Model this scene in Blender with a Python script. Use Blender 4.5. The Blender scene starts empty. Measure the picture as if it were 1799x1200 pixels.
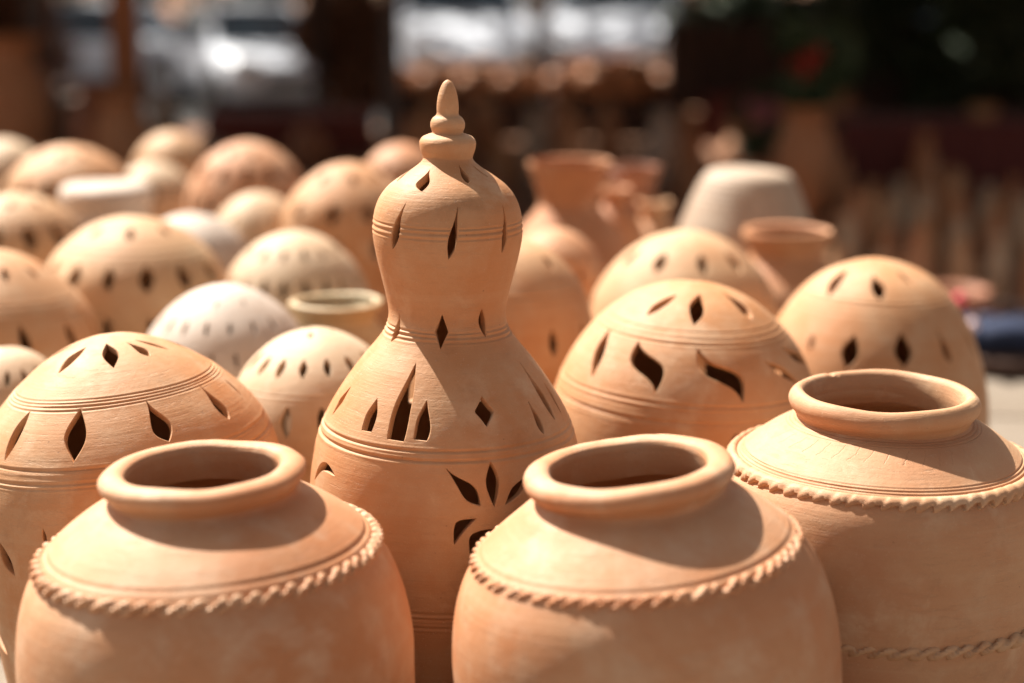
import bpy, math, random
import numpy as np
from mathutils import Vector, Matrix
from mathutils.geometry import delaunay_2d_cdt
random.seed(7)
PI = math.pi; R_ = math.radians
S = bpy.context.scene
COL = S.collection

# ------------------------------------------------------------------ camera
CAM_H = 2.2; PITCH = R_(12.5); F = 3100.0
cd = bpy.data.cameras.new('camera'); cam = bpy.data.objects.new('camera', cd); COL.objects.link(cam)
cam.location = (0, 0, CAM_H); cam.rotation_euler = (PI/2 - PITCH, 0, 0)
cd.sensor_width = 36; cd.lens = 36*F/1799; cd.clip_start = .05; cd.clip_end = 500
cd.dof.use_dof = True; cd.dof.focus_distance = 3.36; cd.dof.aperture_fstop = .92; cd.dof.aperture_blades = 0
S.camera = cam
S.render.resolution_x = 1024; S.render.resolution_y = 683

# ------------------------------------------------------------------ light
SUN_EL = 52; SUN_AZ = 45          # degrees above the horizon; degrees left of straight ahead
w = bpy.data.worlds.new('World'); S.world = w; w.use_nodes = True
nt = w.node_tree; nt.nodes.clear()
sky = nt.nodes.new('ShaderNodeTexSky'); sky.sky_type = 'NISHITA'; sky.sun_disc = False
sky.sun_elevation = R_(SUN_EL); sky.sun_rotation = R_(-SUN_AZ); sky.dust_density = 3.0; sky.air_density = 1.0
bg = nt.nodes.new('ShaderNodeBackground'); bg.inputs[1].default_value = .05
out = nt.nodes.new('ShaderNodeOutputWorld')
hs = nt.nodes.new('ShaderNodeHueSaturation'); hs.inputs['Saturation'].default_value = .35
nt.links.new(sky.outputs[0], hs.inputs['Color'])
wt = nt.nodes.new('ShaderNodeMix'); wt.data_type = 'RGBA'; wt.blend_type = 'MULTIPLY'; wt.inputs[0].default_value = 1; wt.inputs[7].default_value = (1, .92, .83, 1)   # the photo's warm white balance
nt.links.new(hs.outputs[0], wt.inputs[6]); nt.links.new(wt.outputs[2], bg.inputs[0]); nt.links.new(bg.outputs[0], out.inputs[0])
sd = bpy.data.lights.new('sun', 'SUN'); sun = bpy.data.objects.new('sun', sd); COL.objects.link(sun)
sd.energy = 5.0; sd.angle = R_(.53); sd.color = (1, .94, .84)
sv = Vector((-math.sin(R_(SUN_AZ))*math.cos(R_(SUN_EL)), math.cos(R_(SUN_AZ))*math.cos(R_(SUN_EL)), math.sin(R_(SUN_EL))))
sun.rotation_euler = sv.to_track_quat('Z', 'Y').to_euler(); sun.location = sv*30
S.view_settings.view_transform = 'Standard'; S.view_settings.look = 'None'
S.view_settings.exposure = 1.32; S.view_settings.gamma = 1
S.render.engine = 'CYCLES'; S.cycles.max_bounces = 8; S.cycles.diffuse_bounces = 5

# ------------------------------------------------------------------ helpers
fwd = Vector((0, math.cos(PITCH), -math.sin(PITCH))); up = Vector((0, math.sin(PITCH), math.cos(PITCH))); rt = Vector((1, 0, 0))
CP = Vector((0, 0, CAM_H)); PZ = .55     # height of the platform the pots stand on
def ray(px, py): return (rt*((px-899.5)/F) + up*((600-py)/F) + fwd)
def at(px, py, Y): d = ray(px, py); return CP + d*(Y/d.y)
def mpp(p): return (p-CP).dot(fwd)/F     # metres per photo pixel at a point

def tag(o, label=None, cat=None, group=None, kind=None):
    if label: o['label'] = label
    if cat: o['category'] = cat
    if group: o['group'] = group
    if kind: o['kind'] = kind
    return o
def empty(name, loc=(0,0,0), rot=(0,0,0)):
    o = bpy.data.objects.new(name, None); COL.objects.link(o); o.location = loc; o.rotation_euler = rot
    o.empty_display_size = .1; return o
def mesh_obj(name, verts, faces, mat, parent=None, smooth=True, sharp=38):
    me = bpy.data.meshes.new(name); me.from_pydata([tuple(v) for v in verts], [], faces); me.update()
    if smooth:
        me.polygons.foreach_set('use_smooth', [True]*len(me.polygons))
        try: me.set_sharp_from_angle(angle=R_(sharp))
        except Exception: pass
    me.materials.append(mat)
    o = bpy.data.objects.new(name, me); COL.objects.link(o)
    if parent: o.parent = parent
    return o
def copy_tree(o, parent=None):
    c = o.copy(); COL.objects.link(c); c.parent = parent
    for ch in list(o.children): copy_tree(ch, c)
    return c
class MB:
    def __init__(s): s.v = []; s.f = []
    def box(s, x0, x1, y0, y1, z0, z1, M=None):
        b = len(s.v)
        P = [(x0,y0,z0),(x1,y0,z0),(x1,y1,z0),(x0,y1,z0),(x0,y0,z1),(x1,y0,z1),(x1,y1,z1),(x0,y1,z1)]
        s.v += [tuple(M @ Vector(p)) if M else p for p in P]
        s.f += [tuple(b+i for i in q) for q in ((3,2,1,0),(4,5,6,7),(0,1,5,4),(1,2,6,5),(2,3,7,6),(3,0,4,7))]
        return s
    def poly(s, pts, faces):
        b = len(s.v); s.v += [tuple(p) for p in pts]; s.f += [tuple(b+i for i in q) for q in faces]; return s
    def tube(s, pts, rads, n=8):
        b = len(s.v)
        for k, (p, r) in enumerate(zip(pts, rads)):
            p = Vector(p); a = Vector(pts[max(k-1,0)]); c = Vector(pts[min(k+1,len(pts)-1)])
            t = (c-a).normalized(); e = t.orthogonal().normalized(); g = t.cross(e)
            for i in range(n): s.v.append(tuple(p+(e*math.cos(2*PI*i/n)+g*math.sin(2*PI*i/n))*r))
        m = len(pts)
        for k in range(m-1):
            for i in range(n):
                j = (i+1) % n; s.f.append((b+k*n+i, b+k*n+j, b+(k+1)*n+j, b+(k+1)*n+i))
        s.f.append(tuple(b+i for i in range(n))[::-1]); s.f.append(tuple(b+(m-1)*n+i for i in range(n)))
        return s
    def lathe(s, prof, n=24, c=(0,0,0)):
        b = len(s.v); m = len(prof)
        for r, z in prof:
            for i in range(n): s.v.append((c[0]+r*math.cos(2*PI*i/n), c[1]+r*math.sin(2*PI*i/n), c[2]+z))
        for k in range(m-1):
            for i in range(n):
                j = (i+1) % n; s.f.append((b+k*n+i, b+k*n+j, b+(k+1)*n+j, b+(k+1)*n+i))
        if prof[0][0] > 1e-5: s.f.append(tuple(b+i for i in range(n))[::-1])
        if prof[-1][0] > 1e-5: s.f.append(tuple(b+(m-1)*n+i for i in range(n)))
        return s
    def build(s, name, mat, parent=None, smooth=False, sharp=38): return mesh_obj(name, s.v, s.f, mat, parent, smooth, sharp)

# ------------------------------------------------------------------ materials
def newmat(name):
    m = bpy.data.materials.new(name); m.use_nodes = True; t = m.node_tree
    return m, t, t.nodes['Principled BSDF']
def nd(t, typ, **kw):
    n = t.nodes.new(typ)
    for k, v in kw.items():
        if k.startswith('i_'):
            key = k[2:]; n.inputs[int(key) if key.isdigit() else key.replace('_', ' ')].default_value = v
        else: setattr(n, k, v)
    return n
def mathn(t, op, a, b=None, c=None, clamp=False):
    n = t.nodes.new('ShaderNodeMath'); n.operation = op; n.use_clamp = clamp
    for i, x in enumerate((a, b, c)):
        if x is None: continue
        if isinstance(x, (int, float)): n.inputs[i].default_value = x
        else: t.links.new(x, n.inputs[i])
    return n.outputs[0]
def mixc(t, fac, a, b, mode='MIX'):
    n = t.nodes.new('ShaderNodeMix'); n.data_type = 'RGBA'; n.blend_type = mode
    for s_, x in ((0, fac), (6, a), (7, b)):
        if isinstance(x, (int, float)): n.inputs[s_].default_value = x
        elif isinstance(x, tuple): n.inputs[s_].default_value = (*x, 1) if len(x) == 3 else x
        else: t.links.new(x, n.inputs[s_])
    return n.outputs[2]
def ramp(t, fac, lo, hi):
    n = nd(t, 'ShaderNodeMapRange'); n.inputs[1].default_value = lo; n.inputs[2].default_value = hi
    t.links.new(fac, n.inputs[0]); return n.outputs[0]
def simple(name, col, rough=.7, metal=0, var=.15, scale=6, **kw):
    m, t, p = newmat(name)
    tc = nd(t, 'ShaderNodeTexCoord'); no = nd(t, 'ShaderNodeTexNoise'); no.inputs['Scale'].default_value = scale; no.inputs['Detail'].default_value = 6
    t.links.new(tc.outputs['Object'], no.inputs['Vector'])
    dk = tuple(c*(1-var) for c in col); lt = tuple(min(1, c*(1+var)) for c in col)
    t.links.new(mixc(t, ramp(t, no.outputs[0], .3, .7), dk, lt), p.inputs['Base Color'])
    p.inputs['Roughness'].default_value = rough; p.inputs['Metallic'].default_value = metal
    for k, v in kw.items(): p.inputs[k.replace('_', ' ')].default_value = v
    return m

def clay(name, base, red, pale, stria=.2, ticks=None, dust=.35):
    """dry unglazed clay: cloudy colour, wheel lines, pits, specks; optional row of incised ticks (r0, r1, n)"""
    m, t, p = newmat(name); L = t.links
    tc = nd(t, 'ShaderNodeTexCoord'); oi = nd(t, 'ShaderNodeObjectInfo')
    off = nd(t, 'ShaderNodeVectorMath', operation='ADD'); L.new(tc.outputs['Object'], off.inputs[0])
    sc = nd(t, 'ShaderNodeVectorMath', operation='SCALE'); cmb = nd(t, 'ShaderNodeCombineXYZ')
    for i in range(3): L.new(oi.outputs['Random'], cmb.inputs[i])
    L.new(cmb.outputs[0], sc.inputs[0]); sc.inputs['Scale'].default_value = 37.0; L.new(sc.outputs[0], off.inputs[1])
    def noise(scale, detail=5, rough=.55, vec=None, dist=0):
        n = nd(t, 'ShaderNodeTexNoise'); n.inputs['Scale'].default_value = scale; n.inputs['Detail'].default_value = detail
        n.inputs['Roughness'].default_value = rough; n.inputs['Distortion'].default_value = dist
        L.new(vec or off.outputs[0], n.inputs['Vector']); return n.outputs[0]
    strv = nd(t, 'ShaderNodeMapping'); strv.inputs['Scale'].default_value = (1, 1, 26); L.new(off.outputs[0], strv.inputs[0])
    fine = nd(t, 'ShaderNodeMapping'); fine.inputs['Scale'].default_value = (2.2, 2.2, 90); L.new(off.outputs[0], fine.inputs[0])
    big = noise(3.0, 4, .6, dist=.6); med = noise(11, 6, .6); st = noise(1.6, 5, .6, strv.outputs[0]); fs = noise(2.2, 4, .6, fine.outputs[0])
    grain = noise(420, 3, .6); mott = noise(60, 5, .65)
    c = mixc(t, ramp(t, big, .34, .66), base, red)
    c = mixc(t, mathn(t, 'MULTIPLY', ramp(t, med, .48, .72), dust), c, pale)
    c = mixc(t, mathn(t, 'MULTIPLY', ramp(t, st, .5, .75), stria), c, pale)
    c = mixc(t, mathn(t, 'MULTIPLY', ramp(t, mott, .35, .8), .16), c, red)
    hsv = nd(t, 'ShaderNodeHueSaturation'); L.new(c, hsv.inputs['Color'])
    L.new(mathn(t, 'ADD', mathn(t, 'MULTIPLY', ramp(t, grain, .2, .8), .12), .94), hsv.inputs['Value'])
    c = hsv.outputs[0]
    # pits / specks
    vo = nd(t, 'ShaderNodeTexVoronoi'); vo.inputs['Scale'].default_value = 95; L.new(off.outputs[0], vo.inputs['Vector'])
    sep = nd(t, 'ShaderNodeSeparateColor'); L.new(vo.outputs['Color'], sep.inputs[0])
    rare = mathn(t, 'GREATER_THAN', sep.outputs[0], .955)
    sp = mathn(t, 'MULTIPLY', mathn(t, 'LESS_THAN', vo.outputs['Distance'], mathn(t, 'MULTIPLY', sep.outputs[1], .17)), rare)
    c = mixc(t, mathn(t, 'MULTIPLY', sp, .55), c, (.16, .07, .035))
    # scuffs: thin pale scratches
    wv = nd(t, 'ShaderNodeMapping'); wv.inputs['Scale'].default_value = (9, 9, 60); wv.inputs['Rotation'].default_value = (.3, .5, 0); L.new(off.outputs[0], wv.inputs[0])
    scf = noise(2.0, 8, .75, wv.outputs[0]); c = mixc(t, mathn(t, 'MULTIPLY', ramp(t, scf, .61, .74), .45), c, pale)
    # soft bloom patches and smoky fingerprints
    bl = noise(5.5, 7, .68, dist=.3); c = mixc(t, mathn(t, 'MULTIPLY', ramp(t, bl, .56, .70), .42), c, tuple(min(1, x*1.12+.03) for x in pale))
    sm = noise(8.5, 6, .7); c = mixc(t, mathn(t, 'MULTIPLY', ramp(t, sm, .58, .74), .36), c, tuple(x*.55 for x in red))
    vo2 = nd(t, 'ShaderNodeTexVoronoi'); vo2.inputs['Scale'].default_value = 210; L.new(off.outputs[0], vo2.inputs['Vector'])
    s2 = nd(t, 'ShaderNodeSeparateColor'); L.new(vo2.outputs['Color'], s2.inputs[0])
    gr = mathn(t, 'MULTIPLY', mathn(t, 'LESS_THAN', vo2.outputs['Distance'], .28), mathn(t, 'GREATER_THAN', s2.outputs[0], .93))
    c = mixc(t, mathn(t, 'MULTIPLY', gr, .35), c, pale)
    L.new(c, p.inputs['Base Color'])
    p.inputs['Roughness'].default_value = .66; p.inputs['Specular IOR Level'].default_value = .5
    h = mathn(t, 'MULTIPLY', fs, .0008)
    h = mathn(t, 'ADD', h, mathn(t, 'MULTIPLY', st, .0007))
    h = mathn(t, 'ADD', h, mathn(t, 'MULTIPLY', grain, .00035))
    h = mathn(t, 'ADD', h, mathn(t, 'MULTIPLY', mott, .0011))
    h = mathn(t, 'ADD', h, mathn(t, 'MULTIPLY', sp, -.0016))
    h = mathn(t, 'ADD', h, mathn(t, 'MULTIPLY', gr, .0005))
    h = mathn(t, 'ADD', h, mathn(t, 'MULTIPLY', ramp(t, scf, .55, .8), -.0009))
    if ticks:
        sx = nd(t, 'ShaderNodeSeparateXYZ'); L.new(tc.outputs['Object'], sx.inputs[0])
        ang = mathn(t, 'ARCTAN2', sx.outputs[1], sx.outputs[0])
        rr = mathn(t, 'SQRT', mathn(t, 'ADD', mathn(t, 'MULTIPLY', sx.outputs[0], sx.outputs[0]), mathn(t, 'MULTIPLY', sx.outputs[1], sx.outputs[1])))
        q = mathn(t, 'DIVIDE', mathn(t, 'SUBTRACT', rr, ticks[0]), ticks[1]-ticks[0])
        ph = mathn(t, 'FRACT', mathn(t, 'ADD', mathn(t, 'MULTIPLY', ang, ticks[2]/(2*PI)), mathn(t, 'ADD', mathn(t, 'MULTIPLY', q, .45), mathn(t, 'MULTIPLY', med, 1.6))))
        ln = mathn(t, 'SUBTRACT', 1.0, mathn(t, 'DIVIDE', mathn(t, 'ABSOLUTE', mathn(t, 'SUBTRACT', ph, .5)), .05), clamp=True)
        ms = mathn(t, 'MULTIPLY', mathn(t, 'GREATER_THAN', q, 0), mathn(t, 'LESS_THAN', q, 1))
        zc = mathn(t, 'GREATER_THAN', sx.outputs[2], ticks[3])
        tk = mathn(t, 'MULTIPLY', mathn(t, 'MULTIPLY', ln, ms), zc)
        h = mathn(t, 'ADD', h, mathn(t, 'MULTIPLY', mathn(t, 'MULTIPLY', tk, ramp(t, big, .4, .6)), -.001))
    bp = nd(t, 'ShaderNodeBump'); bp.inputs['Strength'].default_value = .8; bp.inputs['Distance'].default_value = 1.0
    L.new(h, bp.inputs['Height']); L.new(bp.outputs[0], p.inputs['Normal'])
    return m

WARM = clay('clay_warm', (.50, .285, .148), (.46, .195, .07), (.56, .41, .27))
ORANGE = clay('clay_orange', (.47, .22, .10), (.42, .16, .065), (.52, .33, .20))
PINK = clay('clay_pink', (.50, .272, .145), (.46, .185, .075), (.57, .41, .285), stria=.15, dust=.5)
YELLOW = clay('clay_yellow', (.50, .315, .17), (.47, .24, .115), (.57, .43, .28))
WHITE = clay('clay_white', (.50, .41, .345), (.48, .355, .27), (.55, .485, .43), dust=.6)
CREAM = clay('clay_cream', (.52, .39, .26), (.50, .32, .19), (.57, .47, .36))
GREY = clay('clay_grey', (.38, .285, .21), (.36, .25, .175), (.44, .36, .28), stria=.6)
RED = clay('clay_red', (.36, .15, .08), (.30, .11, .055), (.42, .24, .15))

# ------------------------------------------------------------------ pot shells (turned clay with pierced openings)
def smooth_curve(pts, ds):
    """dense Catmull-Rom through the control points; returns resampled r, z, arc length"""
    P = np.array(pts, float); Q = []
    n = len(P)
    for i in range(n-1):
        p0 = P[i-1] if i > 0 else 2*P[0]-P[1]; p1 = P[i]; p2 = P[i+1]; p3 = P[i+2] if i+2 < n else 2*P[-1]-P[-2]
        def tj(ti, a, b): return ti + max(np.linalg.norm(b-a), 1e-6)**.5
        t0 = 0; t1 = tj(t0, p0, p1); t2 = tj(t1, p1, p2); t3 = tj(t2, p2, p3)
        t = np.linspace(t1, t2, 24, endpoint=(i == n-2))[:, None]
        A1 = (t1-t)/(t1-t0)*p0+(t-t0)/(t1-t0)*p1; A2 = (t2-t)/(t2-t1)*p1+(t-t1)/(t2-t1)*p2; A3 = (t3-t)/(t3-t2)*p2+(t-t2)/(t3-t2)*p3
        B1 = (t2-t)/(t2-t0)*A1+(t-t0)/(t2-t0)*A2; B2 = (t3-t)/(t3-t1)*A2+(t-t1)/(t3-t1)*A3
        Q.append((t2-t)/(t2-t1)*B1+(t-t1)/(t2-t1)*B2)
    Q = np.concatenate(Q); Q[:, 0] = np.maximum(Q[:, 0], 0)
    s = np.concatenate([[0], np.cumsum(np.linalg.norm(np.diff(Q, axis=0), axis=1))])
    return Q[:, 0], Q[:, 1], s

class Shell:
    """surface of revolution; s = arc length from the bottom; th = angle, 0 at the back (+Y), PI facing the camera"""
    def __init__(self, pts, loc, roll=0, yaw=0, thick=.012, seed=0, wob=.004):
        self.r, self.z, self.s = smooth_curve(pts, .002)
        dr = np.gradient(self.r, self.s+np.arange(len(self.s))*1e-9); dz = np.gradient(self.z, self.s+np.arange(len(self.s))*1e-9)
        k = np.hypot(dr, dz)+1e-9; self.nr = dz/k; self.nz = -dr/k
        self.M = Matrix.Translation(loc) @ Matrix.Rotation(roll, 4, 'Y')
        self.Mi = self.M.inverted(); self.roll = roll; self.loc = loc
        self.t = thick; self.g = []; self.holes = []; self.rnd = random.Random(seed); self.wob = wob
        self.ph = [self.rnd.uniform(0, 2*PI) for _ in range(8)]
    def s_at_z(self, z):           # outermost surface only (z monotonic on the body)
        return float(np.interp(z, self.z, self.s))
    def R(self, s): return np.interp(s, self.s, self.r)
    def groove(self, z=None, s=None, depth=.0022, width=.0028, wav=.0015):
        s0 = self.s_at_z(z) if s is None else s
        self.g.append((s0, depth, width, wav, self.rnd.uniform(0, 6), self.rnd.uniform(0, 6)))
    def groove_px(self, px, py, depth=.0022, width=.0028, wav=.0012):
        th, s0 = self.hit(px, py); a, b = self.rnd.uniform(0, 6), self.rnd.uniform(0, 6)
        self.g.append((s0 - wav*math.sin(th+a) - wav*.5*math.sin(3*th+b), depth, width, wav, a, b))
    def pos(self, th, s, d):
        th = np.asarray(th, float); s = np.asarray(s, float)
        r = np.interp(s, self.s, self.r); z = np.interp(s, self.s, self.z); nr = np.interp(s, self.s, self.nr); nz = np.interp(s, self.s, self.nz)
        e = -np.asarray(d, float)*np.ones_like(r)
        p = self.ph
        if self.wob:
            e = e + self.wob*.5*np.sin(2*th+p[0]) * np.minimum(r/.1, 1) + self.wob*.2*np.sin(3*th+p[1]+s*4) + self.wob*.045*np.sin(s*38+p[2]+.7*np.sin(th+p[3])) + self.wob*.05*np.sin(7*th+s*21+p[4])
        if np.ndim(d) == 0 and d < .003 or np.ndim(d):
            for s0, dep, wd, wav, a, b in self.g:
                off = s0 + wav*np.sin(th+a) + wav*.5*np.sin(3*th+b)
                x = (s-off)/wd
                e = e - dep*np.exp(-x*x)*(.75+.25*np.sin(2*th+b)) + dep*.28*np.exp(-((x-1.9)/.9)**2) + dep*.28*np.exp(-((x+1.9)/.9)**2)
        rr = np.maximum(r + nr*e, 0.0)
        return np.stack([rr*np.sin(th), rr*np.cos(th), z+nz*e], -1)
    def hit(self, px, py):
        o = self.Mi @ CP; d = (self.Mi.to_3x3() @ ray(px, py))
        t0 = (self.loc[1]-CP.y)
        t = np.linspace(t0*.80, t0*1.15, 900)
        X = o.x+d.x*t; Y = o.y+d.y*t; Z = o.z+d.z*t
        rho = np.hypot(X, Y); rs = np.interp(Z, self.z, self.r)
        gap = rho-rs; ins = np.where(gap < 0)[0]
        k = ins[0] if len(ins) else int(np.argmin(gap))
        return math.atan2(X[k], Y[k]) % (2*PI), float(np.interp(Z[k], self.z, self.s))
    def leaf(self, x1, y1, x2, y2, bl=.16, br=.16, kind='leaf', curve=0, n=None):
        """opening between two picture points, shaped in the clay's own surface"""
        a = self.hit(x1, y1); b = self.hit(x2, y2)
        sm = (a[1]+b[1])/2; rm = float(self.R(sm)); thm = (a[0]+b[0])/2
        A = np.array([(a[0]-thm)*rm, a[1]-sm]); B = np.array([(b[0]-thm)*rm, b[1]-sm])
        self.metric(thm, sm, A, B, bl, br, kind, curve, n)
    def metric(self, thm, sm, A, B, bl, br, kind='leaf', curve=0, n=None):
        D = B-A; L = float(np.linalg.norm(D)); N = np.array([D[1], -D[0]])/L   # the viewer's right of a downward stroke, up for a rightward one
        n = n or max(6, min(24, int(L/.0045)))
        t = np.linspace(0, 1, n+1)
        w_ = {'leaf': np.sin(PI*t)**1.0, 'tear': np.sin(PI*t**1.7), 'tearup': np.sin(PI*(1-(1-t)**1.7)),
              'flat': np.sin(PI*.66*t**1.05), 'diamond': 1-np.abs(2*t-1)}[kind]
        j1, j2 = self.rnd.uniform(0, 6), self.rnd.uniform(0, 6)
        bl = bl*(1+.09*np.sin(7*t+j1)); br = br*(1+.09*np.sin(6*t+j2))
        c = curve*np.sin(2*PI*t)
        base = A[None]+D[None]*t[:, None]
        right = base + N[None]*((c+br*w_)*L)[:, None]; left = base + N[None]*((c-bl*w_)*L)[:, None]
        if kind == 'flat': pts = np.concatenate([right, left[::-1][:-1]])
        else: pts = np.concatenate([right, left[::-1][1:-1]])
        s = sm+pts[:, 1]; rr = np.maximum(self.R(s), .02); rm = max(float(self.R(sm)), .02)
        th = thm + pts[:, 0]/(rm*.5+rr*.5)
        self.add_hole(th, s)
    def add_hole(self, th, s):
        if th.min() < .03 or th.max() > 2*PI-.03 or s.min() < .01 or s.max() > self.s[-1]-.005: return
        a, b, c, d = th.min()-.02, th.max()+.02, s.min()-.004, s.max()+.004
        for h in self.holes:
            if a < h[2] and b > h[1] and c < h[4] and d > h[3] and not getattr(self, 'allow', False): return
        self.holes.append(((th, s), th.min(), th.max(), s.min(), s.max()))
    def row(self, z, n, L, W, phase=0, tilt=0, kind='leaf', arc=(0, 2*PI), curve=0):
        s0 = self.s_at_z(z)
        for i in range(n):
            th = (i+phase+self.rnd.uniform(-.05, .05))*2*PI/n % (2*PI)
            if not (arc[0] <= th <= arc[1]): continue
            tl = tilt+self.rnd.uniform(-.06, .06); l = L*self.rnd.uniform(.92, 1.08)
            A = np.array([-math.sin(tl), math.cos(tl)])*l/2; self.metric(th, s0, A, -A, W/2, W/2, kind, curve)
    def build(self, name, mat, parent=None, nseg=128, ds=.008, fine=.0012, close_top=True, chamf=.0014, world=False):
        s_max = self.s[-1]
        rows = list(np.linspace(0, s_max, max(8, int(s_max/ds))))
        for g in self.g:
            rows += [g[0]+k*g[2]*.62 for k in range(-6, 7)]
        rows = sorted(x for x in rows if 0 <= x <= s_max)
        rr = [rows[0]]
        for x in rows[1:]:
            if x-rr[-1] > fine: rr.append(x)
        if rr[-1] < s_max: rr[-1] = s_max
        rows = np.array(rr); m = len(rows); n = nseg
        th = np.arange(n+1)*2*PI/n
        # cells touched by openings
        mark = np.zeros((m-1, n), bool)
        for (ht, hs), a, b, c, d in self.holes:
            i0 = max(0, int(a/(2*PI/n))-1); i1 = min(n-1, int(b/(2*PI/n))+1)
            j0 = max(0, np.searchsorted(rows, c)-2); j1 = min(m-2, np.searchsorted(rows, d)+1)
            mark[j0:j1+1, i0:i1+1] = True
        TH, SS = np.meshgrid(th[:n], rows); TH = TH.ravel(); SS = SS.ravel()
        vth = list(TH); vs = list(SS); faces = []
        for j in range(m-1):
            for i in range(n):
                if not mark[j, i]:
                    k = (i+1) % n; faces.append((j*n+i, j*n+k, (j+1)*n+k, (j+1)*n+i))
        loops = []; exth = {}
        if mark.any():
            # work per connected block to keep each triangulation small
            lab = -np.ones(mark.shape, int); nb = 0
            for j in range(m-1):
                for i in range(n):
                    if mark[j, i] and lab[j, i] < 0:
                        st = [(j, i)]; lab[j, i] = nb
                        while st:
                            a, b = st.pop()
                            for c, d in ((a+1, b), (a-1, b), (a, b+1), (a, b-1)):
                                if 0 <= c < m-1 and 0 <= d < n and mark[c, d] and lab[c, d] < 0: lab[c, d] = nb; st.append((c, d))
                        nb += 1
            for q in range(nb):
                cells = np.argwhere(lab == q); cs = set(map(tuple, cells))
                rmid = max(.03, float(self.R(rows[int(cells[:, 0].mean())])))
                key = {}; P = []; gid = []; con = []
                hl = [h for h in self.holes if lab[min(m-2, max(0, np.searchsorted(rows, h[3])-1)), min(n-1, int(h[1]/(2*PI/n)))] == q]
                def node(j, i):
                    if (j, i) not in key:
                        key[(j, i)] = len(P); P.append((th[i]*rmid, rows[j])); gid.append(j*n+(i % n))
                    return key[(j, i)]
                bset = set()
                for j, i in cs:
                    for (dj, di), e in (((-1, 0), ((j, i), (j, i+1))), ((1, 0), ((j+1, i), (j+1, i+1))), ((0, -1), ((j, i), (j+1, i))), ((0, 1), ((j, i+1), (j+1, i+1)))):
                        if (j+dj, i+di) not in cs: con.append((node(*e[0]), node(*e[1]))); bset.update(e)
                hp = [np.stack([h[0][0]*rmid, h[0][1]], -1) for h in hl]
                def inside(pt, poly):
                    x, y = pt; X = poly[:, 0]; Y = poly[:, 1]; X2 = np.roll(X, -1); Y2 = np.roll(Y, -1)
                    c = ((Y > y) != (Y2 > y)) & (x < (X2-X)*(y-Y)/(Y2-Y+1e-12)+X); return bool(c.sum() % 2)
                inner = set()
                for j, i in cs:
                    for e in ((j, i), (j+1, i), (j, i+1), (j+1, i+1)):
                        if e not in bset: inner.add(e)
                for e in inner:
                    pt = np.array((th[e[1]]*rmid, rows[e[0]])); ok = True
                    for h in hp:
                        if h[:, 0].min()-.01 < pt[0] < h[:, 0].max()+.01 and h[:, 1].min()-.01 < pt[1] < h[:, 1].max()+.01:
                            if np.min(np.hypot(*(h-pt).T)) < .003 or inside(pt, h): ok = False; break
                            a = h; b = np.roll(h, -1, 0); ab = b-a; tt = np.clip(((pt-a)*ab).sum(1)/((ab*ab).sum(1)+1e-12), 0, 1)
                            if np.min(np.hypot(*((a+ab*tt[:, None])-pt).T)) < chamf*1.6: ok = False; break
                    if ok: node(*e)
                for h, hh in zip(hp, hl):
                    b0 = len(P); ids = []
                    for k_, pt in enumerate(h):
                        P.append(tuple(pt)); g_ = len(vth); vth.append(pt[0]/rmid); vs.append(pt[1]); gid.append(g_); ids.append(g_)
                    con += [(b0+k_, b0+(k_+1) % len(h)) for k_ in range(len(h))]
                    area = .5*np.sum(h[:, 0]*np.roll(h[:, 1], -1)-np.roll(h[:, 0], -1)*h[:, 1])
                    a = np.roll(h, 1, 0); b = np.roll(h, -1, 0); tn = b-a; tn /= (np.linalg.norm(tn, axis=1)[:, None]+1e-9)
                    nn = np.stack([tn[:, 1], -tn[:, 0]], -1)*(1 if area > 0 else -1)
                    loops.append((ids, area > 0))
                    for k_, g_ in enumerate(ids): exth[g_] = (nn[k_, 0]*chamf/rmid, nn[k_, 1]*chamf)
                res = delaunay_2d_cdt([Vector(p_) for p_ in P], con, [], 0, 1e-7)
                ov, of, orig = res[0], res[2], res[3]
                vid = []
                for k_, o_ in enumerate(orig):
                    if o_: vid.append(gid[o_[0]])
                    else: vid.append(len(vth)); vth.append(ov[k_][0]/rmid); vs.append(ov[k_][1])
                for f in of:
                    cx = sum(ov[k_][0] for k_ in f)/3; cy = sum(ov[k_][1] for k_ in f)/3
                    jj = int(np.searchsorted(rows, cy))-1; ii = int(cx/rmid/(2*PI/n))
                    if (jj, ii) not in cs: continue
                    if any(h[:, 0].min() < cx < h[:, 0].max() and h[:, 1].min() < cy < h[:, 1].max() and inside((cx, cy), h) for h in hp): continue
                    ff = tuple(vid[k_] for k_ in f)
                    ar = sum(ov[f[a_]][0]*ov[f[(a_+1) % 3]][1]-ov[f[(a_+1) % 3]][0]*ov[f[a_]][1] for a_ in range(3))
                    faces.append(ff if ar > 0 else ff[::-1])
        vth = np.array(vth); vs = np.array(vs); nv = len(vth)
        eth = vth.copy(); es = vs.copy()
        for g_, (a, b) in exth.items(): eth[g_] += a; es[g_] += b
        outer = self.pos(eth, es, 0.0)
        V = [outer]; Fc = [tuple(f[::-1]) for f in faces]   # th runs clockwise seen from above
        t_in = np.minimum(self.t, np.maximum(np.interp(vs, self.s, self.r)*.8, .001))
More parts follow.
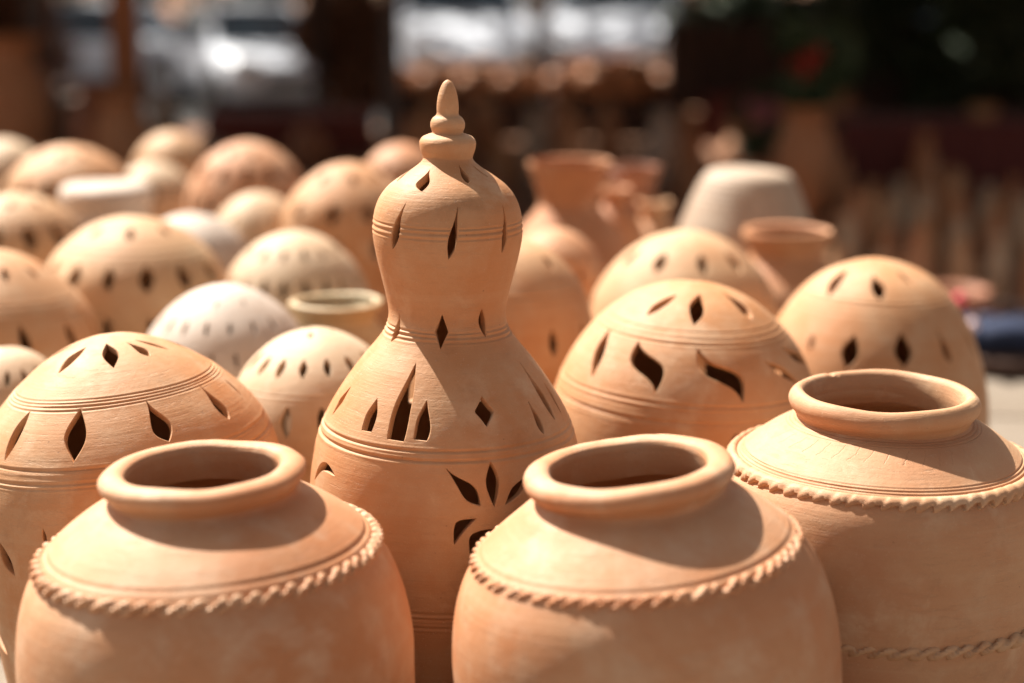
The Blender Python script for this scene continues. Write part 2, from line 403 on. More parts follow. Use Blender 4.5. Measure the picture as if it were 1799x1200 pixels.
        if self.t > 0:
            inner = self.pos(vth, vs, t_in+.0031)
            V.append(inner); Fc += [tuple(nv+i for i in f) for f in faces]
            base = 2*nv
            for ids, ccw in loops:
                ia = np.array(ids); mid = self.pos(vth[ia], vs[ia], chamf*1.1); V.append(mid); k = len(ids)
                for a in range(k):
                    b = (a+1) % k
                    q1 = (ids[a], ids[b], base+b, base+a); q2 = (base+a, base+b, nv+ids[b], nv+ids[a])
                    if ccw: Fc += [q1, q2]
                    else: Fc += [q1[::-1], q2[::-1]]
                base += k
            if not close_top:
                for i in range(n):
                    k = (i+1) % n; a = (m-1)*n
                    Fc.append((a+i, a+k, nv+a+k, nv+a+i))
        if close_top: Fc.append(tuple((m-1)*n+i for i in range(n))[::1]); 
        if close_top and self.t > 0: Fc.append(tuple(nv+(m-1)*n+i for i in range(n))[::-1])
        Fc.append(tuple(range(n))[::-1])
        V = np.concatenate(V)
        o = mesh_obj(name, V, Fc, mat, parent, True, 42)
        if not parent: o.matrix_world = self.M
        self.obj = o
        return o

POTS = "clay pots for sale on the platform"
def finish(o, label, cat, group=None): tag(o, label, cat, group); return o

# ------------------------------------------------------------------ setting
def ground_mat(name, a, b, sc=.8, bump=.01, pave=None):
    m, t, p = newmat(name); L = t.links; tc = nd(t, 'ShaderNodeTexCoord')
    n1 = nd(t, 'ShaderNodeTexNoise'); n1.inputs['Scale'].default_value = sc; n1.inputs['Detail'].default_value = 8; L.new(tc.outputs['Object'], n1.inputs['Vector'])
    n2 = nd(t, 'ShaderNodeTexNoise'); n2.inputs['Scale'].default_value = sc*40; n2.inputs['Detail'].default_value = 6; L.new(tc.outputs['Object'], n2.inputs['Vector'])
    c = mixc(t, ramp(t, n1.outputs[0], .3, .7), a, b); c = mixc(t, mathn(t, 'MULTIPLY', ramp(t, n2.outputs[0], .4, .7), .3), c, tuple(x*.6 for x in a))
    L.new(c, p.inputs['Base Color']); p.inputs['Roughness'].default_value = .95; p.inputs['Specular IOR Level'].default_value = .15
    bp = nd(t, 'ShaderNodeBump'); bp.inputs['Distance'].default_value = bump; L.new(n2.outputs[0], bp.inputs['Height']); L.new(bp.outputs[0], p.inputs['Normal'])
    return m
M_ground = ground_mat('dark_earth', (.25, .125, .075), (.34, .19, .12))
M_road = ground_mat('asphalt', (.05, .05, .05), (.075, .07, .068))
M_plat = ground_mat('pale_concrete', (.19, .15, .115), (.25, .21, .17), 1.5, .004)
g = MB(); 
g.poly([(-200,-60,0),(200,-60,0),(200,300,0),(-200,300,0)], [(0,1,2,3)]); tag(g.build('ground', M_ground), kind='structure')
tag(MB().poly([(-200,22.3,.004),(200,22.3,.004),(200,30,.004),(-200,30,.004)], [(0,1,2,3)]).build('road', M_road), kind='structure')
# raised platform of cast slabs: each slab a piece of its own
plat = empty('platform', (0, 0, 0)); tag(plat, kind='structure')
MB().box(-4.6, 1.53, -1.1, 9.29, 0, PZ-.056).box(1.53, 4.6, -1.1, 7.21, 0, PZ-.056).build('platform_base', M_plat, plat)
slab = None
for i in range(9):
    for j in range(10):
        x0 = -4.6+i*1.0222; y0 = -1.1+j*1.04
        if i >= 6 and j >= 8: continue
        if slab is None:
            mb = MB(); e = .012
            v = [(0,0,0),(1.0142,0,0),(1.0142,1.032,0),(0,1.032,0),(0,0,.055-e),(1.0142,0,.055-e),(1.0142,1.032,.055-e),(0,1.032,.055-e),(e,e,.055),(1.0142-e,e,.055),(1.0142-e,1.032-e,.055),(e,1.032-e,.055)]
            mb.poly(v, [(0,1,5,4),(1,2,6,5),(2,3,7,6),(3,0,4,7),(4,5,9,8),(5,6,10,9),(6,7,11,10),(7,4,8,11),(8,9,10,11)])
            slab = mb.build('slab', M_plat, plat); o = slab
        else:
            o = slab.copy(); COL.objects.link(o)
        o.location = (x0, y0, PZ-.055 + random.uniform(-.0015, .0015))

# ------------------------------------------------------------------ the tall gourd-shaped lantern
lc = at(778, 140, 3.42); k = mpp(at(775, 600, 3.42)); kz = k*1.022
TL = [(0,140),(7,144),(12,152),(16,166),(18.2,180),(18.6,192),(17.5,197)]
def zof(py): return lc.z - (py-140)*kz
base = Vector((lc.x-.004, lc.y, PZ)); lroll = R_(.55)
def lan_pts(lst): return [(r*k, zof(y)-PZ) for r, y in lst]
body = [(108,1372),(120,1368),(142,1336),(180,1260),(214,1170),(232,1080),(242,985),(245,900),(245,845),(240,795),(231,752),(216,713),(188,664),(152,615),(126,584),(111,563),(105,545),(104,528),(109,500),(117,467),(125.5,433),(131,402),(131,380),(126.5,354),(117,333),(102,315),(82,300),(59,285.5),(45,274),(42.5,268)]
LS = Shell(lan_pts(body), base, lroll, thick=.012, seed=3, wob=.0035)
for y, dp, wd in ((404,.0014,.002),(412,.0022,.0026),(422,.0016,.0022),(587,.0018,.0022),(594,.0024,.0026),(603,.0016,.0024),
                  (794,.003,.0028),(803,.0006,.003),(811,.0036,.0032),(1080,.0022,.003),(1089,.0018,.0025),(1104,.0024,.003)):
    LS.groove_px(775, y, dp, wd, .0008)
lf = LS.leaf; LS.allow = True
lf(724,292,698,318,.12,.12); lf(756,299,742,337,.22,.16,'tear'); lf(806,290,822,322,.10,.15,'tear'); lf(831,291,858,311,.09,.09)
lf(714,357,691,437,.08,.10,'tear'); lf(804,364,788,455,.07,.09,'tear'); lf(882,360,881,444,.05,.08,'tear'); lf(663,348,651,402,.09,.09)
lf(702,551,688,600,.12,.13,'tear'); lf(777,553,774,613,.17,.17,'diamond'); lf(846,543,853,592,.13,.12,'leaf')
lf(731,638,692,773,.10,.13,'flat'); lf(663,700,644,757,.20,.22,'flat'); lf(750,704,738,773,.17,.19,'flat')
lf(616,679,584,728,.13,.15,'diamond'); lf(846,697,855,750,.30,.32,'diamond'); lf(927,704,956,763,.10,.11,'tear')
lf(912,634,976,738,.06,.07,'tear'); lf(956,670,987,726,.07,.07)
lf(555,777,543,828,.04,.05); lf(784,823,844,888,.12,.15,'tear'); lf(861,811,868,890,.14,.15,'leaf'); lf(926,836,887,886,.14,.14,'leaf')
lf(552,843,588,836,-.14,.34,'leaf'); lf(836,911,798,956,.36,-.03,'leaf'); lf(868,929,826,976,.38,.02,'leaf'); lf(664,940,686,996,.12,.12)
LS.allow = False
# the back of the lantern carries the same openings
back = ((0, 1.45), (4.85, 2*PI))
for arc in back:
    LS.row(zof(308)-PZ, 9, .045, .26, .3, arc=arc); LS.row(zof(402)-PZ, 10, .095, .16, .2, .15, 'tear', arc=arc)
    LS.row(zof(575)-PZ, 9, .06, .3, .1, arc=arc); LS.row(zof(705)-PZ, 12, .09, .35, .4, .1, 'flat', arc=arc)
    LS.row(zof(860)-PZ, 11, .09, .3, .2, .3, arc=arc)
lan = empty('lantern', base, (0, lroll, 0))
finish(lan, 'tall gourd-shaped clay lantern with a pointed finial and leaf-shaped openings', 'lantern')
LS.build('lantern_body', WARM, lan, nseg=360, ds=.006)
fin = [(42,271),(43.5,266),(46,259),(48.3,249),(48,242),(43.5,235.5),(34,231),(27,228.5),(27,225),(29.4,218),(29.2,211),(26,204),(20,199),(18.6,196),(18.8,187),(18,175),(15.5,162),(11.5,151),(6.8,143.5),(1.2,140)]
fs = Shell([(30*k, zof(275)-PZ)]+lan_pts(fin), base, 0, thick=0, seed=5, wob=.0008)
fs.build('finial', WARM, lan, nseg=72, ds=.0016)
# small incised nick on the finial
nk = Shell(lan_pts([(15.2,160),(17,168)]), base, 0, thick=0)

# ------------------------------------------------------------------ open jars
def rope(parent, mat, r, z, tube, n, depth, slant, rnd, sharp=.5, tilt_out=0, flange=False, name='rope_band'):
    """twisted / notched clay band pressed round the jar"""
    per = 12; N = n*per; cs = 14; V = []; Fc = []
    jit = [rnd.uniform(-.26, .26) for _ in range(n)]; amp = [rnd.uniform(.62, 1.2) for _ in range(n)]; lift = [rnd.uniform(-.9, .9) for _ in range(n)]
    for i in range(N):
        th = 2*PI*i/N
        for c in range(cs):
            ph = 2*PI*c/cs
            u = (i/per + slant*math.sin(ph)*.5 + slant*.5*(1-math.cos(ph))*.3) % n
            q = int(u) % n; f = u-int(u)
            f = min(1, max(0, f+jit[q]*math.sin(PI*f)))
            saw = (f/sharp) if f < sharp else (1-(f-sharp)/(1-sharp))
            e = -depth*amp[q]*(1-min(1, saw*1.6))**1.3*(1 if math.cos(ph) > -.3 else .2)*(min(1, max(.12, .75-1.3*math.sin(ph))) if flange else 1)
            tr = tube*(1+.05*lift[q]*math.sin(PI*f)+.05*math.sin(3*th+1.3))+e
            a = r + tr*math.cos(ph)*.9; b = z + tr*math.sin(ph)*1.05 - tilt_out*math.cos(ph)*tube
            V.append((a*math.sin(th), a*math.cos(th), b))
    for i in range(N):
        k_ = (i+1) % N
        for c in range(cs):
            d = (c+1) % cs; Fc.append((i*cs+c, i*cs+d, k_*cs+d, k_*cs+c))
    return mesh_obj(name, V, Fc, mat, parent, True, 60)

def open_jar(name, cx, cy, Y, body_px, rim_px, roll, mat, ropes, grooves=(), seed=0, label='', nseg=320, group=None, kf=1.03):
    top = at(cx, cy, Y); kk = mpp(top); kzz = kk*kf; H = top.z-PZ
    rot = Matrix.Rotation(roll, 3, 'Y'); loc = top - rot @ Vector((0, 0, H))
    e = empty(name, loc, (0, roll, 0)); finish(e, label, 'jar', group)
    pts = [(r*kk, H-d*kzz) for r, d in body_px]
    if pts[0][1] > 0: pts = [(pts[0][0]*.9, 0.0)] + pts
    sh = Shell(pts, loc, roll, thick=.013, seed=seed, wob=.005)
    for gr in grooves: sh.groove(z=H-gr[0]*kzz, depth=gr[1], width=gr[2], wav=gr[3] if len(gr) > 3 else .001)
    sh.build('body', mat, e, nseg=nseg, ds=.007, close_top=False)
    # rim: rolled lip, closed section
    rp = [(r*kk, H-d*kzz) for r, d in rim_px]; q = rp+[rp[0]]
    rr, zz, ss = smooth_curve(q, .002); idx = np.linspace(0, len(rr)-1, 60).astype(int)[:-1]
    V = []; n = nseg; rnd = random.Random(seed); p1, p2 = rnd.uniform(0, 6), rnd.uniform(0, 6)
    dents = [(rnd.uniform(0, 2*PI), rnd.uniform(.0, .6), rnd.uniform(.05, .2), rnd.uniform(-.0006, .0011)) for _ in range(26)]
    dents += [(2*PI-.5, .16, .04, .005), (2*PI-.42, .1, .03, .003)] if seed == 31 else []
    for i in range(n):
        th = 2*PI*i/n; wv = 1+.004*math.sin(2*th+p1)+.0015*math.sin(5*th+p2); dz = .0016*math.sin(3*th+p2)+.0008*math.sin(7*th+p1)
        for j in idx:
            dd = 0
            for (dt, dj, dw, dp) in dents:
                x = ((th-dt+PI) % (2*PI)-PI)/dw; y = (j/len(rr)-dj)/.06
                if abs(x) < 3 and abs(y) < 3: dd += dp*math.exp(-x*x-y*y)
            V.append(((rr[j]*wv-dd)*math.sin(th), (rr[j]*wv-dd)*math.cos(th), zz[j]+dz-dd))
    m = len(idx); Fc = []
    for i in range(n):
        a = (i+1) % n
        for j in range(m):
            b = (j+1) % m; Fc.append((i*m+j, i*m+b, a*m+b, a*m+j))
    mesh_obj('rim', V, Fc, mat, e, True, 60)
    for rp_ in ropes:
        rope(e, mat, rp_['r']*kk, H-rp_['d']*kzz, rp_['t']*kk, rp_['n'], rp_['dep']*kk, rp_['sl'], random.Random(seed+3), rp_.get('sh', .5), rp_.get('to', 0), rp_.get('fl', False))
    return e

RIM1 = [(135,12),(139,4),(149,-1),(162,-1),(174,3),(181,10),(182,18),(179,27),(172,35),(166,42),(158,66),(150,70),(145,60),(138,36)]
J1 = [(185,855),(248,800),(300,705),(335,580),(348,490),(352,390),(353,320),(343,250),(325,195),(306,162),(294,142),(283,129),(262,110),(224,83),(188,62),(170,52),(163,44),(161,36)]
open_jar('clay_jar', 355, 817, 2.90, J1, RIM1, R_(-2.6), PINK,
         [dict(r=297, d=150, t=14, n=60, dep=13, sl=1.1, sh=.6)], [(127,.0018,.004)], seed=11,
         label='open clay jar with a rope band in the near left corner, wide smooth mouth')
RIM2 = [(137,12),(141,4),(151,-1),(165,-1),(177,3),(184,11),(186,20),(183,29),(175,37),(168,45),(161,68),(153,72),(147,62),(140,37)]
J2 = [(180,855),(244,800),(294,705),(328,580),(341,490),(345,390),(345,320),(335,250),(316,195),(294,158),(283,140),(270,127),(250,111),(215,86),(187,66),(171,56),(165,47),(163,38)]
open_jar('clay_jar', 1103, 812, 2.90, J2, RIM2, R_(-5.8), PINK,
         [dict(r=284, d=150, t=13.5, n=60, dep=13, sl=1.1, sh=.62)], [(133,.0016,.004)], seed=23,
         label='open clay jar leaning left at the front, between the tall lantern and grooved jar')
M_tick = clay('clay_incised', (.50, .29, .155), (.46, .21, .10), (.57, .41, .27), ticks=(.195, .228, 42, .5))
RIM3 = [(138,10),(141,2),(147,-3),(155,-3),(162,3),(166,11),(166,20),(162,29),(156,36),(151,46),(147,56),(141,56),(138,44),(136,24)]
J3 = [(170,830),(232,780),(282,690),(306,560),(312,480),(312,400),(310,330),(306,270),(298,205),(284,150),(272,128),(262,117),(250,106),(228,90),(196,68),(168,52),(154,46),(150,40),(151,32)]
open_jar('clay_jar', 1554, 689, 3.36, J3, RIM3, R_(.3), M_tick,
         [dict(r=264, d=120, t=12.5, n=60, dep=17, sl=.75, sh=.88, to=.3, fl=True), dict(r=308, d=352, t=12, n=60, dep=8, sl=1.0, sh=.7)],
         [(100,.0017,.0016,.0004),(103.8,.0017,.0016,.0004),(107.6,.0017,.0016,.0004),(111.4,.0017,.0016,.0004),(47,.0016,.0012,.0003),(49.5,.0012,.0012,.0003),(52.5,.0014,.0012,.0003)],
         seed=31, label='open clay jar on the right with a toothed band and fine grooves round its shoulder')

# ------------------------------------------------------------------ pierced domes
SPH = [(.05,.006),(.14,.020),(.28,.058),(.44,.130),(.61,.255),(.76,.415),(.88,.61),(.96,.83),(1,1.10)]
CONE = [(.05,.006),(.16,.025),(.30,.070),(.44,.140),(.58,.240),(.71,.355),(.82,.475),(.91,.615),(.97,.79),(1,1.02)]
LOW = [(.05,.005),(.16,.022),(.34,.068),(.51,.145),(.68,.265),(.82,.405),(.93,.58),(1,.84)]
def dome(name, cx, ty, Rpx, Y, shape, mat, label, roll=0, grooves=(), rows=(), hits=(), n=128, seed=0, wob=.004, rot=0, extra=None, foot=0, gpx=(), ds=.01, group='pierced clay domes'):
    top = at(cx, ty, Y); kk = mpp(top); Rm = Rpx*kk; H = top.z-PZ
    loc = top - Matrix.Rotation(roll, 3, 'Y') @ Vector((0, 0, H))
    pts = [(r*Rm, H-h*Rm) for r, h in shape][::-1]
    zl = pts[0][1]
    low = [(.64, 0), (.69, .02), (.86, .20), (.96, .45), (1.0, .72)]
    low = [((a+(1-a)*foot)*Rm, b*zl) for a, b in low]
    sh = Shell(low+pts, loc, roll, thick=.011, seed=seed, wob=wob)
    for gp in gpx: sh.groove_px(*gp)
    for gr in grooves: sh.groove(z=H-gr[0]*Rm, depth=gr[1] if len(gr) > 1 else .0022, width=gr[2] if len(gr) > 2 else .003, wav=.0016)
    sh.allow = True
    for h in hits: sh.leaf(*h)
    sh.allow = False
    for r in rows:
        d = dict(r); z = H-d.pop('h')*Rm; d['L'] = d['L']*Rm; sh.row(z, **d)
    if hits:
        for r in (extra or ()):
            for arc in ((0, 1.35), (4.95, 2*PI)):
                d = dict(r); z = H-d.pop('h')*Rm; d['L'] = d['L']*Rm; sh.row(z, arc=arc, **d)
    o = sh.build(name, mat, None, nseg=n, ds=ds)
    finish(o, label, 'pierced dome', group); return o
BK = dict(arc=(0, 2*PI))
# near left, in focus
dome('pierced_dome', 190, 587, 275, 3.54, CONE, WARM, 'large pierced clay dome behind the near left jar, grooved lines between its leaf openings', R_(-5.5),
     gpx=[(133,705,.0018,.0022),(133,710.5,.002,.0022),(133,716,.0024,.0024),(133,723,.0014,.0022),(100,828,.0024,.003),(100,833,.0012,.002),(100,852,.003,.003),(100,860,.0018,.0024)],
     hits=[(152,609,103,654,.17,.14),(188,605,201,647,.13,.18),(222,602,264,626,.13,.16,'tear'),(128,606,76,635,.07,.07),(238,597,296,612,.08,.08),
           (52,722,8,808,.13,.13),(142,719,130,812,.19,.17),(257,706,297,775,.20,.20,'tear'),(352,679,403,736,.13,.15,'tear'),(395,666,425,694,.07,.07),
           (76,929,81,960,.12,.12),(-4,950,26,1012,.2,.16),(-20,1070,12,1150,.16,.16)],
     extra=[dict(h=.14, n=11, L=.2, W=.3, phase=.1), dict(h=.62, n=12, L=.3, W=.34, phase=.3), dict(h=1.25, n=12, L=.28, W=.3, phase=.4)], n=300, ds=.007, seed=41, foot=.55)
# right of the lantern
dome('pierced_dome', 1218, 493, 240, 4.0, SPH, WARM, 'pierced clay dome right of the tall lantern, with curling flame-shaped openings', R_(2.5),
     gpx=[(1225,584,.0014,.0024),(1225,597,.0016,.0026),(1225,606,.0026,.0028),(1200,713,.0028,.0034),(1200,724,.001,.003),(1200,744,.003,.0034),(1200,750,.0014,.003)],
     hits=[(1187,517,1135,553,.14,.12),(1228,516,1218,570,.17,.15),(1267,514,1320,560,.12,.16,'tear'),(1312,512,1352,536,.08,.08),
           (1073,578,1040,663,.10,.12),(1124,599,1152,693,.14,.22,'leaf',-.10),(1228,609,1308,707,.13,.15,'leaf',-.10),(1370,606,1434,652,.08,.10,'leaf',-.05),(1343,634,1402,674,.08,.10),
           (1293,762,1286,812,.20,.20)],
     extra=[dict(h=.2, n=9, L=.24, W=.3, phase=.1), dict(h=.7, n=8, L=.42, W=.3, phase=.3, curve=-.1), dict(h=1.4, n=10, L=.25, W=.3)], n=260, ds=.008, seed=42)
dome('pierced_dome', 1541, 455, 212, 4.62, [(.05,.006),(.16,.018),(.34,.075),(.49,.16),(.65,.32),(.77,.50),(.87,.71),(.95,.97),(1,1.3)], WARM, 'pierced clay dome directly behind the grooved jar, with two rows of plain leaf openings', R_(1),
     gpx=[(1530,535,.002,.003),(1530,543,.0016,.003),(1530,557,.0014,.003)],
     hits=[(1491,474,1457,522,.14,.14),(1534,480,1548,527,.13,.2,'tear'),(1576,476,1607,503,.1,.1),(1430,588,1424,618,.2,.2),(1502,588,1487,650,.24,.22),(1583,584,1590,646,.24,.24),
           (1645,576,1671,638,.11,.12,'tear'),(1690,574,1716,628,.1,.1)],
     extra=[dict(h=.2, n=10, L=.24, W=.3, phase=.1), dict(h=.8, n=12, L=.3, W=.34, phase=.3)], n=220, ds=.009, seed=43)
rw = lambda h, n, L, W, ph=0, tilt=0, kind='leaf': dict(h=h, n=n, L=L, W=W, phase=ph, tilt=tilt, kind=kind)
dome('pierced_dome', 552, 576, 164, 4.02, SPH, CREAM, 'small cream pierced dome left of the tall lantern, many narrow slits in two rows', R_(-1), [(.55,.0016,.0024)],
     rows=[rw(.035,4,.10,.5,.1), rw(.30,16,.25,.34,.2), rw(.80,15,.34,.36,.1), rw(1.3,13,.3,.34)], n=220, ds=.008, seed=44)
dome('pierced_dome', 393, 499, 160, 4.62, SPH, WHITE, 'white pierced dome with faint short slits, behind the large near left dome', 0, [(.62,.001,.003)],
     rows=[rw(.14,10,.11,.26), rw(.36,18,.20,.24,.3), rw(.66,22,.18,.22)], n=160, seed=45)
dome('pierced_dome', 8, 610, 110, 4.15, SPH, CREAM, 'cream pierced dome peeking in at the left edge above the large near left dome', 0, (),
     rows=[rw(.35,16,.34,.3,.2), rw(.85,14,.3,.3,.1)], n=140, seed=46)
dome('pierced_dome', -12, 438, 190, 4.75, CONE, WARM, 'pierced clay dome cut by the left edge, long slanting slits under a grooved line', R_(3), [(.40,.003,.004),(.46,.002,.003),(.5,.002,.003)],
     rows=[rw(.16,10,.2,.3,.2), rw(.70,13,.36,.26,.3,-.15)], n=140, seed=47)
dome('pierced_dome', 232, 379, 166, 5.3, LOW, YELLOW, 'clay dome with widely spaced dark leaf openings, behind the white dome on the left', R_(1), [(.30,.003,.004),(.36,.002,.003)],
     rows=[rw(.12,7,.2,.45,.35), rw(.52,14,.30,.48,.2), rw(1.02,14,.25,.4,.2)], n=140, seed=48)
dome('pierced_dome', 515, 405, 136, 5.4, SPH, CREAM, 'cream pierced dome with crowded slits, above the greenish-rimmed pot left of the lantern', 0, [(.28,.001,.004)],
     rows=[rw(.24,14,.22,.3,.2), rw(.62,20,.3,.3,.1)], n=120, seed=49)
dome('pierced_dome', 880, 418, 172, 4.55, [(.05,.004),(.16,.012),(.33,.05),(.50,.125),(.66,.26),(.80,.45),(.90,.68),(.965,.95),(1,1.3)], WARM, 'pierced clay dome half hidden behind the right side of the tall lantern', 0, [(.48,.003,.004),(.54,.002,.003)],
     rows=[rw(.2,9,.2,.3,.2), rw(.92,13,.32,.3,.33)], n=140, seed=50)
dome('pierced_dome', 975, 400, 92, 5.55, SPH, PINK, 'small clay dome just right of the tall lantern, under the wide-necked vase', 0, (),
     rows=[rw(.8,12,.25,.3)], n=90, seed=51)
dome('pierced_dome', 1207, 404, 178, 5.1, SPH, YELLOW, 'yellowish pierced dome behind the one with flame-shaped openings', R_(1), [(.52,.001,.003)],
     rows=[rw(.24,9,.26,.42,.28), rw(.82,11,.36,.34,.1)], n=140, seed=52)
dome('pierced_dome', 335, 374, 102, 6.2, LOW, WHITE, 'small white dome just behind the dome with widely spaced leaf openings', 0, (), rows=[rw(.45,12,.2,.2)], n=72, seed=53)
dome('pierced_dome', 452, 337, 86, 6.5, SPH, CREAM, 'small cream dome in front of the back-row dome pierced all over', 0, (), rows=[rw(.5,12,.25,.25)], n=72, seed=54)
dome('pierced_dome', 432, 247, 112, 7.3, SPH, PINK, 'back-row clay dome pierced all over with slits, tallest of the blurred domes on the left', 0, (),
     rows=[rw(.16,7,.2,.5), rw(.44,13,.32,.5,.2), rw(.90,14,.38,.5,.1), rw(1.35,13,.3,.5)], n=110, seed=55)
dome('pierced_dome', 610, 284, 116, 6.3, CONE, WARM, 'blurred clay dome touching the left side of the tall lantern bulb', 0, [(.4,.002,.004)],
     rows=[rw(.2,7,0.23,0.58,.2), rw(.66,10,0.34,0.58,.3), rw(1.2,10,0.33,0.58,.1)], n=100, seed=56)
dome('pierced_dome', 705, 251, 78, 7.4, SPH, PINK, 'back-row clay dome mostly hidden behind the tall lantern bulb', 0, (), rows=[rw(.5,12,0.33,0.51)], n=72, seed=57)
dome('pierced_dome', 118, 254, 118, 7.1, LOW, WARM, 'back-row clay dome at the far left behind the white upturned pot', 0, [(.35,.002,.005)], rows=[rw(.12,8,0.20,0.43), rw(.55,14,0.33,0.51,.2)], n=90, seed=58)
dome('pierced_dome', 28, 338, 118, 5.95, LOW, YELLOW, 'blurred pierced dome near the left edge in front of the back row', 0, [(.36,.002,.004)], rows=[rw(.12,7,0.21,0.51,.4), rw(.55,12,0.44,0.43,.2,-.1)], n=90, seed=59)
dome('pierced_dome', 5, 243, 88, 7.9, SPH, CREAM, 'pale blurred dome at the very back by the left edge', 0, (), rows=[rw(.6,12,0.33,0.43)], n=60, seed=60)
dome('pierced_dome', 300, 230, 74, 8.2, SPH, YELLOW, 'small tan dome at the very back, between two back-row domes', 0, (), rows=[rw(.6,11,0.33,0.51)], n=60, seed=61)
dome('pierced_dome', 268, 284, 78, 7.7, SPH, CREAM, 'small pale dome just behind the white upturned pot', 0, (), rows=[rw(.6,11,0.33,0.51)], n=60, seed=62)
dome('pierced_dome', 985, 425, 66, 5.15, SPH, PINK, 'small pinkish dome low between the tall lantern and the yellowish dome', 0, (), rows=[rw(.6,11,0.33,0.43)], n=60, seed=63) if False else None

def vessel(name, cx, ty, Y, prof_px, mat, label, cat, roll=0, n=96, thick=.01, seed=0, group=None, parts=(), base_z=PZ, open_top=True, kf=1.02, grooves=()):
    """open vessel: prof_px = (radius, drop from the lip) top to bottom; the foot reaches the ground"""
    top = at(cx, ty, Y); kk = mpp(top); H = top.z-base_z
    loc = top - Matrix.Rotation(roll, 3, 'Y') @ Vector((0, 0, H))
    pts = [(r*kk, H-d*kk*kf) for r, d in prof_px][::-1]
    while len(pts) > 2 and pts[0][1] < .03: pts.pop(0)
    pts = [(pts[0][0]*.72, 0.0), (pts[0][0]*.78, .012)]+pts
    sh = Shell(pts, loc, roll, thick=thick if open_top else 0, seed=seed, wob=.004)
    for g_ in grooves: sh.groove(z=H-g_*kk, depth=.003, width=.004)
    o = sh.build(name, mat, None, nseg=n, ds=.012, close_top=not open_top)
    finish(o, label, cat, group); return o
GREEN = clay('clay_greenish', (.46, .37, .22), (.44, .29, .16), (.51, .44, .29))
vessel('clay_pot', 590, 528, 4.80, [(68,2),(78,-2),(82,4),(80,12),(70,20),(66,30),(80,50),(105,80),(125,120),(130,190),(110,300),(80,380)], GREEN, 'open pot with a pale greenish rim, half hidden left of the tall lantern waist', 'pot', seed=70)
vessel('clay_pot', 1384, 404, 5.9, [(66,2),(76,-2),(80,5),(78,14),(68,26),(66,44),(84,66),(108,100),(118,150),(110,240),(75,330)], ORANGE, 'open orange pot with a flared rim in front of the upturned grey bowl', 'pot', seed=71)
# flared vase
vessel('flared_vase', 1001, 281, 6.4, [(70,3),(73,0),(74,6),(72,14),(64,34),(56,58),(53,76),(66,96),(90,125),(112,165),(122,215),(112,300),(80,370)], ORANGE, 'clay vase with a wide funnel neck standing in the back right of the tall lantern', 'vase', seed=72, grooves=(80, 110))
vessel('flared_vase', 1112, 291, 7.2, [(46,3),(48,0),(49,6),(46,14),(40,40),(38,60),(60,85),(85,120),(92,170),(80,260),(60,330)], RED, 'smaller darker flared vase just behind the wide-necked one', 'vase', seed=73)
vessel('clay_pot', 1082, 330, 6.85, [(18,3),(26,-1),(29,6),(22,16),(20,24),(40,50),(55,90),(50,160),(35,240)], ORANGE, 'little pale pot with a bright lip between the two flared vases', 'pot', seed=74, n=60)
vessel('clay_pot', 1150, 352, 7.0, [(22,2),(30,0),(32,6),(24,18),(26,30),(48,60),(56,110),(40,200)], WARM, 'small clay pot in shade left of the upturned grey bowl', 'pot', seed=75, n=60)
vessel('upturned_bowl', 1316, 299, 6.4, [(1,0),(42,-1),(62,1),(74,6),(82,16),(94,40),(107,72),(119,108),(127,150),(130,200),(124,300)], GREY, 'pale grey upturned bowl with a flat top, back right', 'bowl', roll=R_(1.5), seed=76, open_top=False, grooves=(28, 36, 46))
vessel('upturned_pot', 186, 322, 6.35, [(1,0),(48,-1),(66,1),(76,7),(81,26),(78,32),(74,44),(84,80),(88,120),(80,220)], WHITE, 'white upturned pot with a flat wide top, back left', 'pot', seed=77, open_top=False)

exec(compile('''pass''', 'x', 'exec')) if False else None
# ------------------------------------------------------------------ far things on the lower ground
M_dark = simple('dark_painted_steel', (.045, .03, .025), .6)
M_wood = simple('weathered_wood', (.10, .055, .032), .8, scale=9)
M_black = simple('dark_brown_cloth', (.070, .038, .028), .95)
M_maroon = simple('maroon_cloth', (.17, .04, .03), .9)
M_darkred = simple('dark_red_cloth', (.13, .03, .025), .9)
M_roof = simple('corrugated_sheet', (.12, .10, .09), .6)
M_leaf = simple('dark_green_leaves', (.035, .055, .022), .6, var=.5, scale=14)
M_leaf2 = simple('mid_green_leaves', (.05, .085, .035), .6, var=.5, scale=14)
M_brownleaf = simple('brown_dry_leaves', (.16, .075, .04), .7, var=.5, scale=14)
M_bark = simple('bark', (.06, .042, .03), .9, scale=20)
M_red = simple('red_petals', (.42, .03, .02), .6)
M_pink = simple('pink_petals', (.55, .22, .26), .6)
M_white = simple('white_car_paint', (.72, .76, .84), .3, var=.02)
M_glass = simple('dark_car_glass', (.02, .035, .05), .06, var=.02)
M_tyre = simple('tyre_rubber', (.02, .02, .02), .85)
M_chrome = simple('rim_metal', (.5, .5, .52), .3, metal=.9)
M_lens = simple('headlamp_lens', (.7, .72, .74), .1)
M_blue = simple('dark_blue_fabric', (.010, .018, .05), .9, scale=20)
M_redl = simple('red_glint', (.8, .10, .14), .35)  # bright colour in place of a red highlight
M_pinkglint = simple('pink_glint', (.85, .62, .60), .35)  # pale pink in place of a sun glint

